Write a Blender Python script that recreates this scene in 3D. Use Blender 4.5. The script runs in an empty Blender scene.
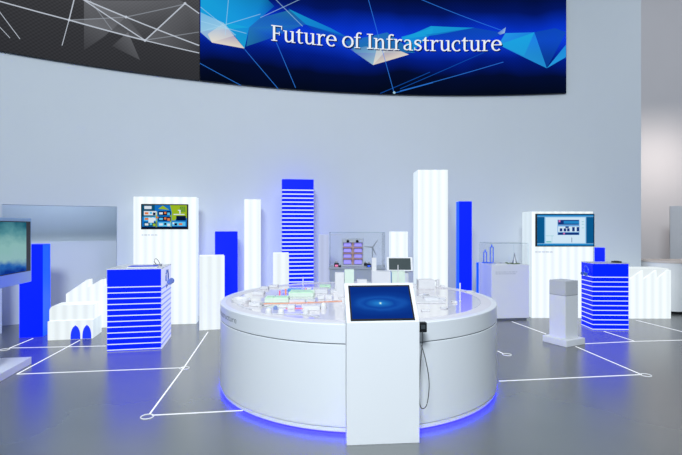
import bpy, bmesh, math, random
from mathutils import Vector, Matrix
random.seed(4)
SC = bpy.context.scene
COL = SC.collection
PI = math.pi
R_ = math.radians

# ------------------------------------------------------------------ camera
F = 465.0            # focal length in pixels of the 682 px wide frame
EYE = 1.55
cam_d = bpy.data.cameras.new('camera')
cam_d.sensor_width = 36.0
cam_d.lens = F / 682.0 * 36.0
cam_d.clip_end = 200
cam = bpy.data.objects.new('camera', cam_d)
COL.objects.link(cam)
cam.location = (0, 0, EYE)
cam.rotation_euler = (PI / 2, 0, 0)
SC.camera = cam

def fp(px, py, z=0.0):
    """point of the horizontal plane at height z seen at a picture position"""
    Y = F * (EYE - z) / (py - 227.5)
    return Vector(((px - 341.0) * Y / F, Y, z))
def X_(px, Y): return (px - 341.0) * Y / F
def Z_(py, Y): return EYE - (py - 227.5) * Y / F

# ------------------------------------------------------------------ materials
MATS = {}
def _new(name):
    m = bpy.data.materials.new(name); m.use_nodes = True
    MATS[name] = m
    nt = m.node_tree
    return m, nt, nt.nodes['Principled BSDF'], nt.nodes['Material Output']
def paint(name, col, rough=0.5, metal=0.0, spec=0.5, noise=0.0, nscale=8.0, coat=0.0):
    m, nt, b, o = _new(name)
    b.inputs['Base Color'].default_value = (*col, 1)
    b.inputs['Roughness'].default_value = rough
    b.inputs['Metallic'].default_value = metal
    b.inputs['Specular IOR Level'].default_value = spec
    b.inputs['Coat Weight'].default_value = coat
    if noise:
        tc = nt.nodes.new('ShaderNodeTexCoord'); nz = nt.nodes.new('ShaderNodeTexNoise')
        nz.inputs['Scale'].default_value = nscale; nz.inputs['Detail'].default_value = 5
        mx = nt.nodes.new('ShaderNodeMix'); mx.data_type = 'RGBA'
        mx.inputs[6].default_value = (*[c * (1 - noise) for c in col], 1)
        mx.inputs[7].default_value = (*[min(1, c * (1 + noise)) for c in col], 1)
        nt.links.new(tc.outputs['Object'], nz.inputs['Vector'])
        nt.links.new(nz.outputs['Fac'], mx.inputs[0])
        nt.links.new(mx.outputs[2], b.inputs['Base Color'])
    return m
def glow(name, col, strength=1.0, rough=0.45, base=None):
    m, nt, b, o = _new(name)
    b.inputs['Base Color'].default_value = (*(base or [c * .3 for c in col]), 1)
    b.inputs['Roughness'].default_value = rough
    b.inputs['Emission Color'].default_value = (*col, 1)
    b.inputs['Emission Strength'].default_value = strength
    b.inputs['Specular IOR Level'].default_value = .15
    return m
def math_node(nt, op, a, b=None):
    n = nt.nodes.new('ShaderNodeMath'); n.operation = op
    for i, v in enumerate((a, b)):
        if v is None: continue
        if isinstance(v, (int, float)): n.inputs[i].default_value = v
        else: nt.links.new(v, n.inputs[i])
    return n.outputs[0]
def tube_glow(name, col, lo, hi, freq):
    """backlit acrylic: the tubes inside show as soft vertical bands (x + y of the object)"""
    m, nt, b, o = _new(name)
    b.inputs['Base Color'].default_value = (.06, .06, .065, 1)
    b.inputs['Roughness'].default_value = .3
    tc = nt.nodes.new('ShaderNodeTexCoord'); sp = nt.nodes.new('ShaderNodeSeparateXYZ')
    nt.links.new(tc.outputs['Object'], sp.inputs[0])
    s = math_node(nt, 'ADD', sp.outputs[0], sp.outputs[1])
    s = math_node(nt, 'SINE', math_node(nt, 'MULTIPLY', s, freq))
    s = math_node(nt, 'ADD', math_node(nt, 'MULTIPLY', s, (hi - lo) / 2), (hi + lo) / 2)
    b.inputs['Emission Color'].default_value = (*col, 1)
    nt.links.new(s, b.inputs['Emission Strength'])
    return m
def stripe_glow(name, ca, cb, z0, pitch, width, strength):
    """horizontal luminous lines: colour cb below z0 every pitch, else ca"""
    m, nt, b, o = _new(name)
    b.inputs['Base Color'].default_value = (.0, .004, .06, 1)
    b.inputs['Roughness'].default_value = .45
    b.inputs['Specular IOR Level'].default_value = .1
    tc = nt.nodes.new('ShaderNodeTexCoord'); sp = nt.nodes.new('ShaderNodeSeparateXYZ')
    nt.links.new(tc.outputs['Object'], sp.inputs[0])
    d = math_node(nt, 'SUBTRACT', z0 + width / 2, sp.outputs[2])
    f = math_node(nt, 'FRACT', math_node(nt, 'DIVIDE', d, pitch))
    on = math_node(nt, 'LESS_THAN', f, width / pitch)
    on = math_node(nt, 'MULTIPLY', on, math_node(nt, 'GREATER_THAN', d, 0.0))
    mx = nt.nodes.new('ShaderNodeMix'); mx.data_type = 'RGBA'
    mx.inputs[6].default_value = (*ca, 1); mx.inputs[7].default_value = (*cb, 1)
    nt.links.new(on, mx.inputs[0])
    nt.links.new(mx.outputs[2], b.inputs['Emission Color'])
    b.inputs['Emission Strength'].default_value = strength
    return m
def glass(name, tint=(1, 1, 1), refl=1.0):
    m, nt, b, o = _new(name); nt.nodes.remove(b)
    t = nt.nodes.new('ShaderNodeBsdfTransparent'); t.inputs[0].default_value = (*tint, 1)
    g = nt.nodes.new('ShaderNodeBsdfGlossy'); g.inputs['Roughness'].default_value = .02
    fr = nt.nodes.new('ShaderNodeLayerWeight'); fr.inputs['Blend'].default_value = .5
    f5 = math_node(nt, 'ADD', math_node(nt, 'MULTIPLY', math_node(nt, 'POWER', fr.outputs['Facing'], 5.0), .9), .016)
    mx = nt.nodes.new('ShaderNodeMixShader')
    nt.links.new(math_node(nt, 'MULTIPLY', f5, refl), mx.inputs[0])
    nt.links.new(t.outputs[0], mx.inputs[1]); nt.links.new(g.outputs[0], mx.inputs[2])
    nt.links.new(mx.outputs[0], o.inputs[0])
    return m

WHITE_LIGHT = (.90, .98, 1.0)
BLUE = (.0, .0075, .95)
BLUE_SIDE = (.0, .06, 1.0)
m_wall = paint('wall_paint', (.60, .65, .695), .85, noise=.02, nscale=2)
m_wall_far = paint('far_wall_paint', (.66, .64, .66), .85, noise=.02, nscale=2)
m_niche = paint('niche_paint', (.58, .63, .70), .7)
m_white = paint('white_lacquer', (.84, .85, .87), .38)
m_white_gloss = paint('white_gloss_top', (.72, .68, .71), .045, coat=.6)
m_rim = paint('white_satin_rim', (.76, .74, .77), .42, spec=.3)
m_white_side = paint('white_table_side', (.82, .84, .87), .3)
m_grey_panel = paint('pale_grey_lacquer', (.62, .63, .66), .4)
m_grey_dark = paint('grey_metal', (.30, .31, .33), .35, metal=.3)
m_black = paint('black_plastic', (.010, .011, .013), .4, spec=.2)
m_seam = paint('dark_seam', (.16, .18, .21), .6)
m_silver = paint('silver_casing', (.32, .47, .66), .3, metal=.4)
m_wood = paint('pale_wood', (.66, .58, .53), .45, noise=.08, nscale=20)
m_cable = paint('black_cable', (.03, .03, .035), .5)
m_text_grey = paint('grey_print', (.28, .30, .33), .6)
m_text_pale = paint('pale_print', (.55, .57, .60), .6)
m_glass = glass('clear_glass', (.995, .998, .998), 1.0)
m_pale_glass = glass('edge_glass', (.86, .94, .95), 1.0)
m_node = glow('floor_ring_light', (.9, .95, 1.0), .6)
m_line = glow('floor_led', (.92, .96, 1.0), 1.0)
m_tower = tube_glow('lit_white_acrylic', WHITE_LIGHT, .90, 1.04, 47)
m_tower_dim = tube_glow('dim_white_acrylic', (.62, .70, 1.0), .66, .74, 60)
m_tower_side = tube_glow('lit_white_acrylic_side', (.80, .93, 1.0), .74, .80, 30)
m_block = tube_glow('lit_white_block', WHITE_LIGHT, .84, .95, 47)
m_roofs = glow('lit_white_roof', WHITE_LIGHT, .80, base=(.1, .1, .1))
m_blue = glow('lit_blue_acrylic', BLUE, 1.75, base=(0, .004, .06))
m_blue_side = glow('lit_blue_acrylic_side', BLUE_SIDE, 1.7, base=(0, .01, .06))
m_blue_arch = glow('blue_arch_light', (.01, .04, .85), .9)
m_stripes = stripe_glow('blue_with_white_lines', BLUE, (.42, .47, .55), .80, .0715, .0115, 1.9)
m_stripes_side = stripe_glow('side_sheen_with_blue_lines', (.62, .68, .98), (.20, .28, .98), .77, .0715, .02, .92)  # overexposed sheen of the plinth side, painted as a lavender glow
m_stripes_tower = stripe_glow('blue_tower_with_white_lines', BLUE, (.40, .45, .55), 2.20, .0694, .020, 1.9)
m_ring_led = glow('blue_plinth_led', (.003, .0025, 1.0), 85.0)

# floor: grey screed with a satin sealer
m_floor, nt, b, o = _new('grey_screed')
tc = nt.nodes.new('ShaderNodeTexCoord')
n1 = nt.nodes.new('ShaderNodeTexNoise'); n1.inputs['Scale'].default_value = .8; n1.inputs['Detail'].default_value = 2
n2 = nt.nodes.new('ShaderNodeTexNoise'); n2.inputs['Scale'].default_value = 14; n2.inputs['Detail'].default_value = 6
nt.links.new(tc.outputs['Object'], n1.inputs['Vector']); nt.links.new(tc.outputs['Object'], n2.inputs['Vector'])
s = math_node(nt, 'ADD', math_node(nt, 'MULTIPLY', n1.outputs['Fac'], .95), math_node(nt, 'MULTIPLY', n2.outputs['Fac'], .05))
cr = nt.nodes.new('ShaderNodeValToRGB')
cr.color_ramp.elements[0].position = .3; cr.color_ramp.elements[0].color = (.118, .127, .126, 1)
cr.color_ramp.elements[1].position = .7; cr.color_ramp.elements[1].color = (.138, .147, .146, 1)
nt.links.new(s, cr.inputs[0]); nt.links.new(cr.outputs[0], b.inputs['Base Color'])
b.inputs['Roughness'].default_value = .26
b.inputs['Specular IOR Level'].default_value = 1.0
b.inputs['IOR'].default_value = 2.0

# ------------------------------------------------------------------ mesh helpers
class MB:
    """collects shapes of one part; several materials may share the part"""
    def __init__(self): self.bm = bmesh.new()
    def face(self, pts, m=0, smooth=False):
        f = self.bm.faces.new([self.bm.verts.new(p) for p in pts]); f.material_index = m; f.smooth = smooth
        return f
    def box(self, x0, x1, y0, y1, z0, z1, m=0, M=None, side=None):
        v = [self.bm.verts.new(M @ Vector(p) if M else p) for p in
             ((x0, y0, z0), (x1, y0, z0), (x1, y1, z0), (x0, y1, z0), (x0, y0, z1), (x1, y0, z1), (x1, y1, z1), (x0, y1, z1))]
        for k, q in enumerate(((0, 3, 2, 1), (4, 5, 6, 7), (0, 1, 5, 4), (1, 2, 6, 5), (2, 3, 7, 6), (3, 0, 4, 7))):
            f = self.bm.faces.new([v[i] for i in q]); f.material_index = m
            if side is not None and k in (3, 5): f.material_index = side
        return self
    def prism(self, poly, a, b, axis='y', m=0, M=None):
        """poly in the plane across axis, swept from a to b"""
        def P(u, w, t):
            p = Vector((u, t, w)) if axis == 'y' else (Vector((u, w, t)) if axis == 'z' else Vector((t, u, w)))
            return M @ p if M else p
        A = [self.bm.verts.new(P(u, w, a)) for u, w in poly]; B = [self.bm.verts.new(P(u, w, b)) for u, w in poly]
        n = len(poly); fs = []
        fs.append(self.bm.faces.new(A)); fs.append(self.bm.faces.new(B[::-1]))
        for i in range(n): fs.append(self.bm.faces.new([A[i], B[i], B[(i + 1) % n], A[(i + 1) % n]]))
        for f in fs: f.material_index = m
        bmesh.ops.recalc_face_normals(self.bm, faces=fs)
        return self
    def lathe(self, prof, seg=32, c=(0, 0, 0), m=0, sx=1, sy=1, M=None):
        rings = []
        for r, z in prof:
            if r < 1e-6: rings.append([self.bm.verts.new((M @ Vector((0, 0, z)) if M else Vector((0, 0, z))) + Vector(c))]); continue
            rings.append([])
            for k in range(seg):
                p = Vector((r * sx * math.cos(2 * PI * k / seg), r * sy * math.sin(2 * PI * k / seg), z))
                rings[-1].append(self.bm.verts.new((M @ p if M else p) + Vector(c)))
        fs = []
        for A, B in zip(rings, rings[1:]):
            for k in range(seg):
                j = (k + 1) % seg
                if len(A) == 1 and len(B) == 1: continue
                if len(A) == 1: q = [A[0], B[k], B[j]]
                elif len(B) == 1: q = [A[k], A[j], B[0]]
                else: q = [A[k], A[j], B[j], B[k]]
                f = self.bm.faces.new(q); f.material_index = m; f.smooth = True; fs.append(f)
        bmesh.ops.recalc_face_normals(self.bm, faces=fs)
        return self
    def tube(self, pts, r, seg=8, m=0, closed=False):
        pts = [Vector(p) for p in pts]; n = len(pts); rings = []
        for i, p in enumerate(pts):
            a = pts[(i - 1) % n] if closed or i > 0 else p; c = pts[(i + 1) % n] if closed or i < n - 1 else p
            t = (c - a).normalized(); up = Vector((0, 0, 1)) if abs(t.z) < .95 else Vector((1, 0, 0))
            u = t.cross(up).normalized(); v = u.cross(t)
            rings.append([self.bm.verts.new(p + r * (math.cos(2 * PI * k / seg) * u + math.sin(2 * PI * k / seg) * v)) for k in range(seg)])
        fs = []
        for i in range(n if closed else n - 1):
            A, B = rings[i], rings[(i + 1) % n]
            for k in range(seg):
                f = self.bm.faces.new([A[k], A[(k + 1) % seg], B[(k + 1) % seg], B[k]]); f.smooth = True; f.material_index = m; fs.append(f)
        if not closed:
            for rg in (rings[0], rings[-1]):
                f = self.bm.faces.new(rg); f.material_index = m; fs.append(f)
        bmesh.ops.recalc_face_normals(self.bm, faces=fs)
        return self
    def build(self, name, mats, parent=None, bevel=0):
        for ed in self.bm.edges:
            if len(ed.link_faces) == 2 and ed.calc_face_angle(0) > .55: ed.smooth = False
        me = bpy.data.meshes.new(name); self.bm.to_mesh(me); self.bm.free()
        ob = bpy.data.objects.new(name, me); COL.objects.link(ob)
        for m in (mats if isinstance(mats, (list, tuple)) else [mats]): me.materials.append(m)
        if parent: ob.parent = parent
        if bevel:
            md = ob.modifiers.new('bevel', 'BEVEL'); md.width = bevel; md.segments = 2; md.limit_method = 'ANGLE'; md.angle_limit = R_(40)
        return ob
def tag(o, label, cat, group=None):
    o['label'] = label; o['category'] = cat
    if group: o['group'] = group
    return o
def thing(name, label, cat, loc=(0, 0, 0), rz=0.0, group=None):
    e = bpy.data.objects.new(name, None); COL.objects.link(e); e.empty_display_size = .1
    e.location = loc; e.rotation_euler = (0, 0, rz)
    return tag(e, label, cat, group)
def struct(o): o['kind'] = 'structure'; return o
def at(o, loc, rz=0.0): o.location = loc; o.rotation_euler = (0, 0, rz); return o
def front(pl, pr):
    """base centre, turn and width of a box whose front edge runs from pl to pr"""
    d = pr - pl
    return (pl + pr) / 2, math.atan2(d.y, d.x), d.length
def text_mesh(body, size, spacing=1.0, offset=0.0):
    cu = bpy.data.curves.new('text', 'FONT'); cu.body = body; cu.size = size; cu.space_character = spacing; cu.offset = offset
    cu.resolution_u = 4
    ob = bpy.data.objects.new('text', cu); COL.objects.link(ob)
    dg = bpy.context.evaluated_depsgraph_get(); dg.update()
    me = bpy.data.meshes.new_from_object(ob.evaluated_get(dg))
    bpy.data.objects.remove(ob); bpy.data.curves.remove(cu)
    return me

# ------------------------------------------------------------------ the hall
CX, CY, R = 2.3, -3.61, 12.7                     # the curved back wall
def arc(phi, r, z=0.0): return Vector((CX + r * math.sin(phi), CY + r * math.cos(phi), z))
def arc_solid(mb, a0, a1, r0, r1, z0, z1, step=.7):
    n = max(2, int(abs(a1 - a0) / step)); ring = []
    for i in range(n + 1):
        p = R_(a0 + (a1 - a0) * i / n)
        ring.append([mb.bm.verts.new(arc(p, r, z)) for r, z in ((r0, z0), (r1, z0), (r1, z1), (r0, z1))])
    fs = []
    for A, B in zip(ring, ring[1:]):
        for k in range(4): fs.append(mb.bm.faces.new([A[k], A[(k + 1) % 4], B[(k + 1) % 4], B[k]]))
    fs.append(mb.bm.faces.new(ring[0])); fs.append(mb.bm.faces.new(ring[-1][::-1]))
    bmesh.ops.recalc_face_normals(mb.bm, faces=fs)
NICHE = (-34.9, -28.0, 1.89)
mb = MB(); mb.box(-10, 12, -4, 13, -.1, 0); struct(mb.build('floor', m_floor))
mb = MB()
arc_solid(mb, -52, NICHE[0], R, R + .2, 0, 8)
arc_solid(mb, NICHE[0], NICHE[1], R, R + .2, NICHE[2], 8)
arc_solid(mb, NICHE[1], 15.0, R, R + .2, 0, 8)
struct(mb.build('wall_back', m_wall))
mb = MB(); arc_solid(mb, -40, -23, R + 1.25, R + 1.35, 0, 3.2); struct(mb.build('wall_niche', m_niche))
mb = MB(); arc_solid(mb, -39, -24, R + .65, R + .73, 0, 1.316); struct(mb.build('trim_1', m_wall))
mb = MB(); mb.box(4.6, 12, 11.2, 11.4, 0, 8); struct(mb.build('wall_right', m_wall_far))

# ------------------------------------------------------------------ floor light lines
def floor_line(pts, label, node=None, width=.013):
    e = thing('floor_light_line', label, 'light strip', fp(*pts[0]), 0, 'light lines let into the floor')
    base = fp(*pts[0])
    P = [fp(*p) - base for p in pts]
    mb = MB()
    for a, c in zip(P, P[1:]):
        d = (c - a).normalized(); n = Vector((-d.y, d.x, 0)) * width / 2; up = Vector((0, 0, .0025))
        q = [a - n, c - n, c + n, a + n]
        mb.prism([(p.x, p.y) for p in q], 0, .0025, 'z')
    mb.build('light_strip', m_line, e)
    if node:
        c = fp(*node) - base; mb = MB()
        ring = [(c.x +   .05 * math.cos(t * PI / 12), c.y + .05 * math.sin(t * PI / 12), .002) for t in range(24)]
        mb.tube(ring, .0045, 6, closed=True)
        mb.build('node_ring', m_node, e)
    return e
floor_line([(149.5, 414.3), (183.8, 367.8), (208, 332)], 'long white light line running from the striped left plinth side to a ring before the table', (147.2, 416.8))
floor_line([(16.9, 374.2), (183.0, 367.8)], 'white light line crossing the floor in front of the left striped plinth', (184.5, 368.2))
floor_line([(152, 415.3), (243, 410.5)], 'short white light line joining the floor ring to the left foot of the round table')
floor_line([(33, 338.5), (9, 348.3)], 'short white light line leading from the foot of the leftmost blue tower', (5, 349.6))
floor_line([(10, 348.0), (106, 346.0)], 'thin white light line between the factory model and the left striped plinth')
floor_line([(17, 374.2), (80, 340.2)], 'slanting white light line running to the arched doors of the factory model')
floor_line([(511.9, 321.6), (546, 334.0)], 'white light line from the glass-case plinth to the grey pedestal')
floor_line([(575.6, 346.5), (641.5, 374.7)], 'white light line running forward from the grey pedestal to a ring at right', (646, 375.3))
floor_line([(499, 381.2), (640.5, 374.7)], 'long white light line from the right side of the round table towards the ring')
floor_line([(583.5, 343.8), (636, 341.4), (682, 340.2), (730, 339)], 'white light line leaving the right side of the grey pedestal')
floor_line([(604, 331.4), (634, 341)], 'short white light line slanting from the foot of the right striped plinth')
floor_line([(636, 320.2), (682, 331.7), (715, 339.8)], 'white light line slanting forward from the zigzag roofed white block')
floor_line([(497.5, 351.0), (503, 353.6)], 'stubby white light line ending in a ring close to the table side', (507, 354.8))

# ------------------------------------------------------------------ curved LED wall
RS = R - .06
def scr(px, py, r):
    """where the sight line of a picture position meets the screen cylinder: (angle, height)"""
    dx, dz = (px - 341) / F, (227.5 - py) / F
    a = dx * dx + 1; bq = -2 * (dx * CX + CY); c = CX * CX + CY * CY - r * r
    t = (-bq + math.sqrt(bq * bq - 4 * a * c)) / (2 * a)
    return math.atan2(t * dx - CX, t - CY), EYE + dz * t
def on_screen(mb, poly, r, m=0, fade=None):
    fl = mb.bm.verts.layers.float.get('fade') or mb.bm.verts.layers.float.new('fade')
    pts = [scr(px, py, r) for px, py in poly]
    tmp = bmesh.new(); tl = tmp.verts.layers.float.new('fade'); f = tmp.faces.new([tmp.verts.new((a * r, z, 0)) for a, z in pts])
    for k, v in enumerate(f.verts): v[tl] = fade[k] if fade else 1.0
    bmesh.ops.triangulate(tmp, faces=[f]); bmesh.ops.subdivide_edges(tmp, edges=tmp.edges[:], cuts=3, use_grid_fill=True)
    vm = {v: mb.bm.verts.new(arc(v.co.x / r, r, v.co.y)) for v in tmp.verts}
    for v in tmp.verts: vm[v][fl] = v[tl]
    for f in tmp.faces:
        q = [vm[v] for v in f.verts]; g = mb.bm.faces.new(q); g.material_index = m
        g.normal_update()
        if g.normal.y > 0: g.normal_flip()
    tmp.free()
def screen_line(mb, p, q, w, r, m=0):
    d = Vector((q[0] - p[0], q[1] - p[1])).normalized(); n = Vector((-d.y, d.x)) * w / 2
    on_screen(mb, [(p[0] - n.x, p[1] - n.y), (q[0] - n.x, q[1] - n.y), (q[0] + n.x, q[1] + n.y), (p[0] + n.x, p[1] + n.y)], r, m)
ZB, ZT = 4.116, 6.6
A_L, A_M, A_R = R_(-50), scr(199.8, 60, RS)[0], scr(566.3, 60, RS)[0]

def screen_shader(name, stops, grid=0.0):
    """picture on the LED screen: colour by height over the lower edge, plus a dot raster"""
    m, nt, b, o = _new(name); nt.nodes.remove(b)
    tc = nt.nodes.new('ShaderNodeTexCoord'); sp = nt.nodes.new('ShaderNodeSeparateXYZ')
    nt.links.new(tc.outputs['Object'], sp.inputs[0])
    nz = nt.nodes.new('ShaderNodeTexNoise'); nz.inputs['Scale'].default_value = .7; nz.inputs['Detail'].default_value = 2
    nt.links.new(tc.outputs['Object'], nz.inputs['Vector'])
    h = math_node(nt, 'DIVIDE', math_node(nt, 'SUBTRACT', sp.outputs[2], ZB), ZT - ZB)
    h = math_node(nt, 'ADD', h, math_node(nt, 'MULTIPLY', math_node(nt, 'SUBTRACT', nz.outputs['Fac'], .5), .25))
    cr = nt.nodes.new('ShaderNodeValToRGB')
    el = cr.color_ramp.elements
    while len(el) < len(stops): el.new(.5)
    for e, (p, c) in zip(el, stops): e.position = p; e.color = (*c, 1)
    nt.links.new(h, cr.inputs[0])
    em = nt.nodes.new('ShaderNodeEmission')
    col = cr.outputs[0]
    if grid:
        g = math_node(nt, 'MULTIPLY', math_node(nt, 'SINE', math_node(nt, 'MULTIPLY', sp.outputs[0], 110)),
                      math_node(nt, 'SINE', math_node(nt, 'MULTIPLY', sp.outputs[2], 110)))
        g = math_node(nt, 'ADD', math_node(nt, 'MULTIPLY', g, grid), 1.0)
        nt.links.new(g, em.inputs['Strength'])
    nt.links.new(col, em.inputs['Color']); nt.links.new(em.outputs[0], o.inputs[0])
    return m
def flat(name, col, s=1.0):
    m, nt, b, o = _new(name); nt.nodes.remove(b)
    em = nt.nodes.new('ShaderNodeEmission'); em.inputs[0].default_value = (*col, 1); em.inputs[1].default_value = s
    nt.links.new(em.outputs[0], o.inputs[0]); return m
def see(name, col, alpha):
    """half transparent facet of the picture on a screen"""
    m, nt, b, o = _new(name); nt.nodes.remove(b)
    em = nt.nodes.new('ShaderNodeEmission'); em.inputs[0].default_value = (*col, 1)
    tr = nt.nodes.new('ShaderNodeBsdfTransparent'); mx = nt.nodes.new('ShaderNodeMixShader'); at_ = nt.nodes.new('ShaderNodeAttribute'); at_.attribute_name = 'fade'
    nt.links.new(math_node(nt, 'MULTIPLY', at_.outputs['Fac'], alpha), mx.inputs[0])
    nt.links.new(tr.outputs[0], mx.inputs[1]); nt.links.new(em.outputs[0], mx.inputs[2]); nt.links.new(mx.outputs[0], o.inputs[0])
    return m

led_grey = thing('video_wall', 'dark grey curved video wall section crossed by thin white lines', 'screen', arc((A_L + A_M) / 2, R, ZB))
led_blue = thing('video_wall', 'bright blue curved video wall section lettered Future of Infrastructure', 'screen', arc((A_M + A_R) / 2, R, ZB))
for e in (led_grey, led_blue): e.location = (0, 0, 0)
gd = math.degrees
mb = MB(); arc_solid(mb, gd(A_L), gd(A_M) - .02, RS + .002, R - .002, ZB, ZT); mb.build('housing', m_black, led_grey)
mb = MB(); arc_solid(mb, gd(A_M) + .02, gd(A_R), RS + .002, R - .002, ZB, ZT); mb.build('housing', m_black, led_blue)
def screen_sheet(a0, a1, name, mat, parent):
    mb = MB(); n = 60
    for i in range(n):
        p, q = a0 + (a1 - a0) * i / n, a0 + (a1 - a0) * (i + 1) / n
        mb.face([arc(p, RS, ZB), arc(q, RS, ZB), arc(q, RS, ZT), arc(p, RS, ZT)])
    return mb.build(name, mat, parent)
sh_grey = screen_shader('grey_picture', [(0, (.030, .031, .036)), (.35, (.040, .041, .046)), (.7, (.085, .087, .095)), (1, (.12, .125, .135))], .22)
sh_blue = screen_shader('blue_picture', [(0, (.001, .003, .012)), (.14, (.001, .004, .03)), (.27, (.001, .012, .22)), (.42, (.004, .045, .72)), (.52, (.002, .030, .52)), (.66, (.001, .008, .12)), (.80, (.001, .004, .03))], .12)
scr_grey = screen_sheet(A_L, A_M - .0004, 'screen', sh_grey, led_grey)
scr_blue = screen_sheet(A_M + .0004, A_R, 'screen', sh_blue, led_blue)

c_line = see('picture_white_line', (.55, .60, .68), .85); c_faint = see('picture_faint_line', (.40, .44, .50), .40)
c_facet = see('picture_grey_facet', (.30, .31, .34), .30)
mb = MB()
for poly in ([(83, 0), (145, 40), (185, 3.4), (180, 0)], [(145, 40), (199, 53), (199.4, 13.5), (185, 3.4)], [(69, 20), (126, 17), (145, 40)], [(128, 32), (112, 46), (140, 60)], [(84, 0), (84, 50), (105, 36), (126, 17)]):
    on_screen(mb, poly, RS - .004, 0, [1, .15, .6, .6, .5][:len(poly)])
L = 1
for p, q, w in (((-60, -16), (69, 20), 1.2), ((69, 20), (145, 40.4), 1.3), ((145, 40.4), (199.2, 53), 1.0), ((75, -4), (69, 20), 1.2), ((69, 20), (62, 45.5), .8), ((78, -4), (145, 40.4), 1.1),
                ((76, -4), (126, 17), 1.3), ((126, 17), (199.2, 45.5), 1.2), ((145, 40.4), (185, 3.4), 1.3), ((185, 3.4), (199.2, 13.5), 1.1), ((-4, 7), (20, 39), .7), ((-4, 23), (10, 38), .6)):
    screen_line(mb, p, q, w, RS - .008, 1)
for p, q, w in (((69, 20), (126, 17), 1), ((126, 17), (185, 4), 1), ((145, 40), (199, 32), .9), ((90, 0), (112, 30), .8)):
    screen_line(mb, p, q, w, RS - .006, 2)
for p in ((69, 20), (126, 17), (145, 40.4), (185, 3.4)):
    on_screen(mb, [(p[0] + 1.5 * math.cos(k), p[1] + 1.5 * math.sin(k)) for k in (0, 1.05, 2.1, 3.14, 4.19, 5.24)], RS - .010, 1)
mb.build('picture', [c_facet, c_line, c_faint], scr_grey)

def z2(*pts): return [(190 + x * .352, y * .3514) for x, y in pts]
def z3(*pts): return [(400 + x * .4135, y * .4135) for x, y in pts]
cols = [see('picture_cyan', (.01, .40, .72), .9), see('picture_cream', (.82, .74, .62), .9), see('picture_teal', (.02, .22, .40), .8), see('picture_sky', (.02, .36, .82), .9),
        see('picture_mid_blue', (.005, .08, .42), .75), see('picture_blue_line', (.03, .22, .85), .6), see('picture_pale', (.40, .66, .80), .8), see('picture_pale_line', (.40, .70, .90), .45)]
mb = MB()
for k, (poly, m, fd) in enumerate((
        (z2((30, -12), (210, -12), (240, 18), (168, 78), (30, 88)), 0, (.95, .5, .15, .8, .9)), (z2((30, 35), (95, 65), (130, 100), (62, 120), (30, 92)), 6, (.5, .8, .6, .9, .9)),
        (z2((50, 97), (95, 66), (155, 138), (62, 121)), 1, (.6, .1, 1, 1)), (z2((95, 62), (168, 78), (155, 138)), 0, (.8, .7, .9)), (z2((168, 78), (325, 70), (240, 105), (160, 132)), 2, (.9, .7, .25, .9)),
        (z2((200, 50), (285, 28), (330, 70), (168, 78)), 2, (.6, .8, .5, .8)), (z2((280, 25), (400, 80), (455, 110), (330, 70)), 0, (.8, .5, .35, .6)), (z2((330, 70), (470, 108), (450, 140), (380, 110)), 4, (.9, .8, .5, .3)),
        (z2((440, 118), (560, 92), (640, 150), (470, 150)), 2, (.6, .8, .7, .9)), (z2((455, 140), (520, 185), (560, 140), (500, 132)), 6, (.15, .95, .8, .3)), (z2((520, 185), (622, 155), (580, 138), (530, 140)), 1, (.9, 1, .5, .5)),
        (z2((600, 105), (690, 80), (690, 92), (630, 150)), 0, (.8, .6, .5, .7)), (z3((0, 95), (75, 63), (180, 67), (90, 84)), 0, (.5, .9, .7, .8)), (z3((60, 84), (180, 67), (255, 80), (150, 120)), 4, (.5, .9, .8, .4)),
        (z3((238, 108), (255, 80), (325, 78), (355, 165)), 3, (.8, .9, .6, .8)), (z3((238, 108), (325, 78), (300, 135)), 0, (.7, .9, .5)), (z3((325, 78), (375, 68), (401.5, 78), (355, 165)), 4, (.9, .8, .9, .6)), (z3((401.5, 108), (401.5, 138), (355, 165)), 3, (.7, .9, 1)),
        (z3((236, 80), (256, 66), (253, 80), (242, 84)), 6, (.3, .8, .9, .4)))):
    on_screen(mb, poly, RS - .003 - .0008 * k, m, fd)
for (p, q), m in ((z2((28, 180), (145, 243)), 5), (z2((155, 140), (250, 252)), 5), (z2((505, -8), (580, 265)), 5), (z2((580, 265), (690, 235)), 5), (z3((0, 220), (250, 150)), 5), (z3((40, -6), (250, 75)), 5),
                  (z2((245, 120), (300, 250)), 5), (z2((200, 50), (325, -8)), 7), (z2((30, 90), (200, 40)), 7), (z2((30, 60), (160, 95)), 7), (z2((110, -10), (100, 100)), 7), (z2((30, 20), (130, 100)), 7), (z2((540, 266), (682, 205)), 4),
                  (z3((620, 0), (682, 10)), 5), (z2((240, -5), (320, 75)), 7), (z3((0, 215), (240, 110)), 4)):
    if p[0] > 566 or q[0] > 567: continue
    screen_line(mb, p, q, .75, RS - .021, m)
on_screen(mb, [(394.2 + 1.4 * math.cos(k), 92.6 + 1.4 * math.sin(k)) for k in (0, 1.05, 2.1, 3.14, 4.19, 5.24)], RS - .022, 6)
mb.build('picture', cols, scr_blue)

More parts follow.
